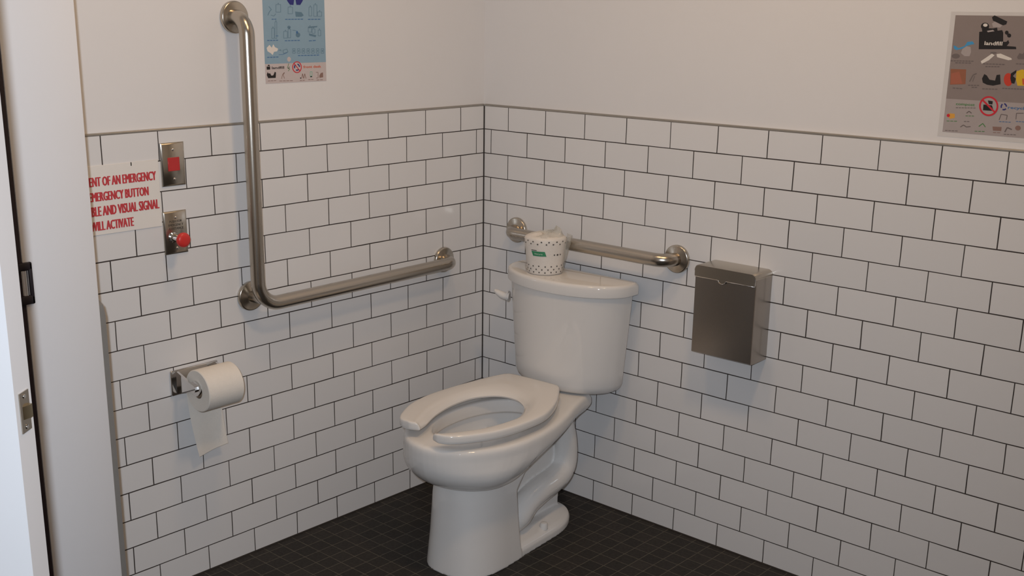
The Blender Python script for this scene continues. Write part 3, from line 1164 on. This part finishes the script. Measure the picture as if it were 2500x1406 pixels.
class Art:
    """flat print on a wall sheet, laid out from photo pixels turned into points of the wall plane"""

    def __init__(s, axis, plane, sgn):
        s.axis, s.plane, s.sgn, s.mb, s.lv = axis, plane, sgn, MB(), 0

    def pt(s, x, y, lift):
        return ray_on(s.axis, s.plane + s.sgn * (0.0006 + 0.00012 * lift), x, y)

    def poly(s, pts, m, lift=1):
        s.mb.add([s.pt(x, y, lift) for x, y in pts], [tuple(range(len(pts)))], m)

    def ell(s, x, y, rx, ry, m, lift=1, n=24):
        s.poly([(x + rx * math.cos(2 * PI * k / n), y + ry * math.sin(2 * PI * k / n)) for k in range(n)], m, lift)

    def ring(s, x, y, rx, ry, w, m, lift=2, n=32):
        vs__ = []
        for k in range(n):
            c, d = math.cos(2 * PI * k / n), math.sin(2 * PI * k / n)
            vs__ += [s.pt(x + rx * c, y + ry * d, lift), s.pt(x + (rx - w) * c, y + (ry - w) * d, lift)]
        s.mb.add(vs__, [(2 * k, 2 * ((k + 1) % n), 2 * ((k + 1) % n) + 1, 2 * k + 1) for k in range(n)], m)

    def line(s, pts, w, m, lift=1):
        for (x0, y0), (x1, y1) in zip(pts, pts[1:]):
            L = math.hypot(x1 - x0, y1 - y0) or 1
            nx, ny = -(y1 - y0) / L * w / 2, (x1 - x0) / L * w / 2
            s.poly([(x0 + nx, y0 + ny), (x1 + nx, y1 + ny), (x1 - nx, y1 - ny), (x0 - nx, y0 - ny)], m, lift)

    def text(s, body, x0, y0, x1, y1, hpx, m, lift=2, bold=0.02):
        a, c = s.pt(x0, y0, lift), s.pt(x1, y1, lift)
        t = s.pt(x0, y0 - hpx, lift)
        u = (c - a)
        u.z = 0
        put_text(s.mb, body, a, u.normalized(), (0, 0, 1), u.length, t.z - a.z, (0, 0, 0), m, 'L', bold)

    def blur_caption(s, x0, y0, x1, y1, m, h=2.2, lift=2):
        """illegible small print: a broken thin stroke"""
        n = max(2, int((x1 - x0) / 7))
        for k in range(n):
            a, c = k / n, (k + 0.78) / n
            s.line([(x0 + (x1 - x0) * a, y0 + (y1 - y0) * a), (x0 + (x1 - x0) * c, y0 + (y1 - y0) * c)], h, m, lift)


INK = lambda n, r, g, b_: mat('ink_' + n, srgb(r, g, b_), 0.45, noise=0.04, nscale=80)
BLUE, BLUE_L, NAVY = INK('sky_blue', 138, 166, 184), INK('blue_line', 96, 128, 148), INK('navy', 40, 44, 120)
GREYP, BLK, WHT = INK('grey_print', 198, 186, 184), INK('black', 30, 26, 26), INK('white', 225, 218, 210)
ORG, PRED, BRN = INK('orange', 205, 92, 52), INK('poster_red', 205, 40, 55), INK('brown', 140, 110, 100)
CAPB, GRN, MINT = INK('caption_blue', 66, 110, 158), INK('green', 80, 130, 75), INK('mint', 130, 185, 165)
DGREY, MGREY, YEL = INK('dark_grey', 140, 128, 124), INK('mid_grey', 112, 102, 100), INK('yellow', 220, 180, 40)
LGREY, WOOD, SKY = INK('light_grey', 170, 160, 158), INK('wood', 150, 96, 72), INK('bag_blue', 70, 150, 200)
LAMI = mat('laminate', (0.66, 0.64, 0.63), 0.25, spec=0.5, noise=0.02)

XP = -0.0089
A = Art(0, XP, 1)
tl, trr, bl, br_ = ray_on(0, XP, 647, 204), ray_on(0, XP, 796, 198), ray_on(0, XP, 642, 0), ray_on(0, XP, 792, 0)
py0, py1, pz0 = (tl.y + bl.y) / 2, (trr.y + br_.y) / 2, (tl.z + trr.z) / 2
sh = MB()
ZBAND = ray_on(0, XP, 720, 154).z
sh.box((XP + 0.0002, py0, pz0), (XP + 0.0006, py1, ZBAND), GREYP)
sh.box((XP + 0.0002, py0, ZBAND), (XP + 0.0006, py1, pz0 + 0.279), BLUE)
pl_ = sh.build('recycling_poster')
tag(pl_, 'blue and grey recycling poster on the left wall beside the upright grab bar', 'poster')
c4 = lambda x, y: (600 + x / 6.392, y / 6.392)


def q(*pts):
    return [c4(*p) for p in pts]


# emblem: feet of the arrows at the top of the picture
A.poly(q((620, -60), (700, -60), (755, -5), (745, 78), (690, 75), (650, 20)), NAVY)
A.poly(q((775, -5), (840, -60), (915, -60), (885, 20), (850, 78), (790, 75)), NAVY)
# outlined bottles, boxes, tubs
for x0, y0, x1, y1 in ((470, 70, 545, 190), (660, 110, 730, 215), (985, 110, 1030, 250), (1060, 75, 1110, 255), (1120, 185, 1185, 255),
                       (405, 440, 445, 600), (455, 340, 485, 600), (590, 490, 650, 595), (660, 455, 700, 590), (975, 420, 1030, 500), (1035, 450, 1080, 520), (1130, 470, 1170, 560)):
    A.line(q((x0, y0), (x1, y0), (x1, y1), (x0, y1), (x0, y0)), 1.1, BLUE_L)
    A.line(q(((x0 + x1) / 2 - 8, y0 - 16), ((x0 + x1) / 2 + 8, y0 - 16)), 2.2, BLUE_L)
A.line(q((345, 240), (370, 180), (400, 150), (360, 100)), 1.6, BLUE_L)
A.line(q((390, 235), (440, 250), (470, 215)), 1.3, BLUE_L)
A.poly(q((770, 180), (870, 190), (905, 240), (870, 262), (780, 262)), BLUE_L)
A.ell(*c4(675, 425), 4.2, 3.6, BLUE_L)
A.line(q((730, 470), (790, 480)), 1.2, BLUE_L)
A.ell(*c4(815, 545), 5.5, 6, BLUE_L)
A.ell(*c4(800, 505), 2.4, 3.5, CAPB)
A.poly(q((975, 415), (1120, 405), (1110, 425), (980, 440)), BLUE_L)
A.poly(q((985, 520), (1100, 550), (1090, 580), (990, 555)), BLUE_L)
for x in (480, 500):
    A.ell(*c4(x, 560), 1.0, 1.5, CAPB)
# crumpled white paper, printed sheets, seven small signs
A.poly(q((325, 750), (370, 700), (405, 745), (430, 690), (455, 735), (505, 760), (490, 800), (440, 810), (420, 860), (390, 830), (340, 800)), WHT)
A.line(q((515, 790), (545, 775), (550, 800)), 1.4, BLUE_L)
A.line(q((580, 785), (640, 765), (660, 810), (590, 835), (580, 785)), 1.2, BLUE_L)
A.line(q((515, 855), (580, 850), (650, 820)), 1.0, CAPB)
for k in range(7):
    x = 752 + 74 * k
    A.line(q((x - 20, 760), (x + 18, 760), (x + 22, 830), (x - 22, 830), (x - 20, 760)), 1.1, BLUE_L)
    A.ell(*c4(x, 795), 1.4, 2.4, BLUE_L)
for x0, y0, x1, y1 in ((405, 300, 485, 298), (615, 302, 905, 298), (970, 302, 1175, 300), (335, 632, 515, 628), (610, 636, 855, 630), (985, 638, 1105, 630), (335, 896, 520, 888), (815, 868, 1155, 858)):
    A.blur_caption(*c4(x0, y0), *c4(x1, y1), CAPB, 1.9)
# lower grey part
A.text('landfill', *c4(408, 1078), *c4(600, 1072), 6.4, BLK)
A.text('front desk', *c4(900, 1064), *c4(1178, 1058), 6.4, ORG)
A.poly(q((325, 1040), (380, 1035), (382, 1085), (328, 1088)), BLK)
A.poly(q((340, 1030), (350, 1010), (372, 1012), (375, 1030)), BLK)
A.ell(*c4(675, 925), 4.6, 6.0, GREYP, 2)
A.line(q((672, 990), (650, 1060), (690, 1075), (660, 1110)), 1.2, GRN)
A.line(q((680, 1040), (665, 1075)), 1.4, BLK)
cxr, cyr = c4(800, 1048)
A.ell(cxr, cyr, 9.5, 12, GREYP, 1)
for k in range(3):
    a = 2 * PI * k / 3 - PI / 2
    A.line([(cxr + 6.2 * math.cos(a + t), cyr + 7.6 * math.sin(a + t)) for t in (0.15, 0.6, 1.05, 1.5)], 3.0, NAVY, 2)
A.ring(cxr, cyr, 11.6, 14.2, 2.2, PRED, 4)
A.line([(cxr - 7, cyr - 9), (cxr + 7, cyr + 9)], 2.0, PRED, 4)
A.poly(q((328, 1170), (340, 1125), (362, 1150), (378, 1140), (400, 1180), (430, 1175), (452, 1120), (472, 1130), (470, 1180), (468, 1215), (350, 1220)), BLK)
A.line(q((560, 1230), (575, 1160), (605, 1130), (585, 1170), (605, 1225)), 1.3, BRN)
A.line(q((875, 1225), (885, 1150), (905, 1225), (920, 1150), (940, 1225)), 1.5, BRN)
A.ell(*c4(857, 1218), 1.5, 1.6, BLK)
A.line(q((1005, 1185), (1005, 1118), (1035, 1118), (1035, 1185), (1005, 1185)), 1.3, MINT)
A.line(q((1005, 1198), (1036, 1196)), 2.4, BLK)
A.line(q((1095, 1130), (1128, 1128), (1130, 1215), (1098, 1218)), 1.2, BRN)
A.poly(q((1148, 1180), (1170, 1140), (1205, 1130), (1208, 1205), (1150, 1215)), BRN)
for x0, y0, x1, y1 in ((345, 1264, 485, 1256), (525, 1264, 745, 1258), (845, 1256, 930, 1252), (975, 1242, 1065, 1238), (1105, 1250, 1215, 1242)):
    A.blur_caption(*c4(x0, y0), *c4(x1, y1), BRN, 1.3)
A.mb.build('print', pl_)['label'] = 'printed icons and lettering'

# landfill poster on the back wall
YP = 0.0089
A = Art(1, YP, -1)
a_, b_ = ray_on(1, YP, 2328, 37), ray_on(1, YP, 2306, 322)
qx0, qz1, qz0 = (a_.x + b_.x) / 2, a_.z, b_.z
qx1 = qx0 + 0.207
sh = MB()
sh.box((qx0 - 0.011, YP - 0.0003, qz0 - 0.011), (qx1 + 0.011, YP - 0.0001, qz1 + 0.008), LAMI)
zsp = ray_on(1, YP, 2400, 246).z
sh.box((qx0, YP - 0.0006, zsp), (qx1, YP - 0.0003, qz1), DGREY)
sh.box((qx0, YP - 0.0006, qz0), (qx1, YP - 0.0003, zsp), LGREY)
pr_ = sh.build('landfill_poster')
tag(pr_, 'grey laminated landfill poster high on the back wall at the right edge', 'poster')
c5 = lambda x, y: (2250 + x / 4.016, 20 + y / 4.016)


def q(*pts):
    return [c5(*p) for p in pts]


# heap on a black bin
A.poly(q((565, 232), (595, 228), (590, 205), (620, 195), (700, 198), (740, 190), (745, 220), (790, 215), (800, 240), (800, 330), (830, 330), (850, 312), (860, 340), (835, 370), (925, 378), (928, 402), (560, 402)), BLK)
A.poly(q((690, 90), (715, 70), (840, 130), (830, 158), (800, 168), (700, 122)), BLK, 2)
A.poly(q((690, 150), (720, 130), (790, 170), (770, 190), (700, 185)), LGREY, 2)
A.ell(*c5(622, 178), 10, 9, BLK, 2)
A.ell(*c5(625, 166), 5.5, 4, WHT, 3)
A.poly(q((640, 222), (700, 212), (715, 226), (650, 236)), LGREY, 3)
A.ell(*c5(835, 240), 4.5, 5, BLK, 2)
A.ell(*c5(858, 268), 5, 5, BLK, 2)
A.text('landfill', *c5(615, 360), *c5(790, 366), 9.5, WHT, 3)
# plastic bags
A.poly(q((312, 365), (335, 372), (360, 392), (420, 372), (450, 330), (500, 325), (518, 352), (480, 358), (440, 372), (395, 398), (340, 410), (318, 398)), SKY)
A.poly(q((400, 400), (440, 372), (480, 380), (485, 430), (470, 470), (420, 470), (385, 440)), LGREY)
A.ell(*c5(335, 470), 10, 6, MGREY)
# folded white boards
A.poly(q((580, 520), (690, 445), (715, 462), (660, 510), (590, 545)), WHT)
A.poly(q((735, 450), (775, 445), (880, 490), (885, 505), (850, 510), (740, 480)), WHT)
A.ell(*c5(705, 438), 8, 2.5, MGREY)
A.poly(q((935, 480), (960, 440), (990, 450), (1004, 430), (1004, 500), (945, 500)), MGREY)
A.poly(q((285, 595), (437, 600), (430, 745), (278, 750)), WOOD)
A.poly(q((290, 640), (370, 620), (400, 740), (285, 745)), INK('rust', 168, 100, 78), 2)
A.line(q((470, 720), (505, 655), (540, 640)), 3.0, MGREY)
A.line(q((500, 720), (520, 665)), 2.0, MGREY)
A.poly(q((592, 690), (615, 645), (640, 660), (665, 700), (720, 710), (735, 655), (770, 650), (775, 745), (700, 760), (640, 750), (600, 730)), BLK)
A.ell(*c5(850, 700), 11, 16, INK('bright_red', 200, 62, 42))
A.poly(q((875, 640), (930, 605), (928, 630), (895, 665), (925, 690), (910, 740), (880, 735), (870, 690)), BLK, 2)
A.poly(q((930, 620), (985, 600), (1060, 620), (1060, 760), (940, 760), (925, 700)), YEL, 1)
A.poly(q((985, 690), (1050, 690), (1050, 750), (990, 750)), ORG, 2)
for x0, y0, x1, y1 in ((285, 515, 515, 520), (330, 535, 490, 538), (600, 545, 820, 552), (625, 572, 770, 574), (925, 545, 1050, 550), (305, 782, 405, 790), (455, 755, 570, 757),
                       (490, 775, 550, 777), (595, 790, 750, 795), (790, 785, 1020, 795)):
    A.blur_caption(*c5(x0, y0), *c5(x1, y1), MGREY, 2.6)
# lower part
A.text('compost', *c5(335, 948), *c5(522, 945), 6.5, GRN)
A.blur_caption(*c5(335, 975), *c5(535, 978), MGREY, 1.6)
A.text('recycle', *c5(845, 985), *c5(1040, 995), 7.0, CAPB)
cxr, cyr = c5(806, 966)
for k in range(3):
    a = 2 * PI * k / 3 - PI / 2
    A.line([(cxr + 6.5 * math.cos(a + t), cyr + 7.5 * math.sin(a + t)) for t in (0.15, 0.6, 1.05, 1.55)], 3.4, NAVY, 2)
cxr, cyr = c5(658, 960)
A.ell(cxr, cyr, 20, 21, LGREY, 2)
A.poly([(cxr - 14, cyr + 10), (cxr - 13, cyr - 4), (cxr + 8, cyr - 2), (cxr + 12, cyr + 12)], BLK, 3)
A.poly([(cxr - 2, cyr - 14), (cxr + 10, cyr - 12), (cxr + 9, cyr - 4), (cxr, cyr - 5)], BLK, 3)
A.ring(cxr, cyr, 23.5, 24.5, 4.2, PRED, 5)
A.line([(cxr - 14, cyr - 14), (cxr + 14, cyr + 14)], 4.4, PRED, 5)
A.poly(q((245, 1050), (270, 1030), (325, 1035), (325, 1075), (280, 1085)), INK('apple_orange', 220, 160, 70))
A.ell(*c5(262, 1052), 4, 4, PRED, 2)
A.line(q((440, 1030), (465, 1010), (490, 1030)), 2.5, MGREY)
A.line(q((760, 1095), (780, 1040), (840, 1050), (830, 1095)), 2, MGREY)
A.line(q((925, 1090), (930, 1030), (1000, 1030)), 2, MGREY)
A.line(q((380, 1165), (410, 1145), (440, 1165), (480, 1160)), 2.2, MGREY)
A.line(q((560, 1160), (600, 1130), (625, 1165)), 2.2, GRN)
A.poly(q((695, 1160), (785, 1165), (780, 1205), (700, 1200)), BRN)
A.line(q((815, 1215), (840, 1170), (885, 1190)), 3.0, MGREY)
A.ell(*c5(945, 1175), 7, 6, BRN)
for x0, y0, x1, y1, m_ in ((245, 1105, 355, 1108, GRN), (430, 1055, 520, 1058, GRN), (415, 1110, 475, 1112, MGREY), (760, 1112, 880, 1118, CAPB), (925, 1110, 1010, 1116, CAPB),
                           (230, 1198, 360, 1204, MGREY), (520, 1206, 625, 1210, GRN), (700, 1218, 780, 1222, BRN), (805, 1235, 930, 1243, MGREY)):
    A.blur_caption(*c5(x0, y0), *c5(x1, y1), m_, 1.6)
A.mb.build('print', pr_)['label'] = 'printed icons and lettering'
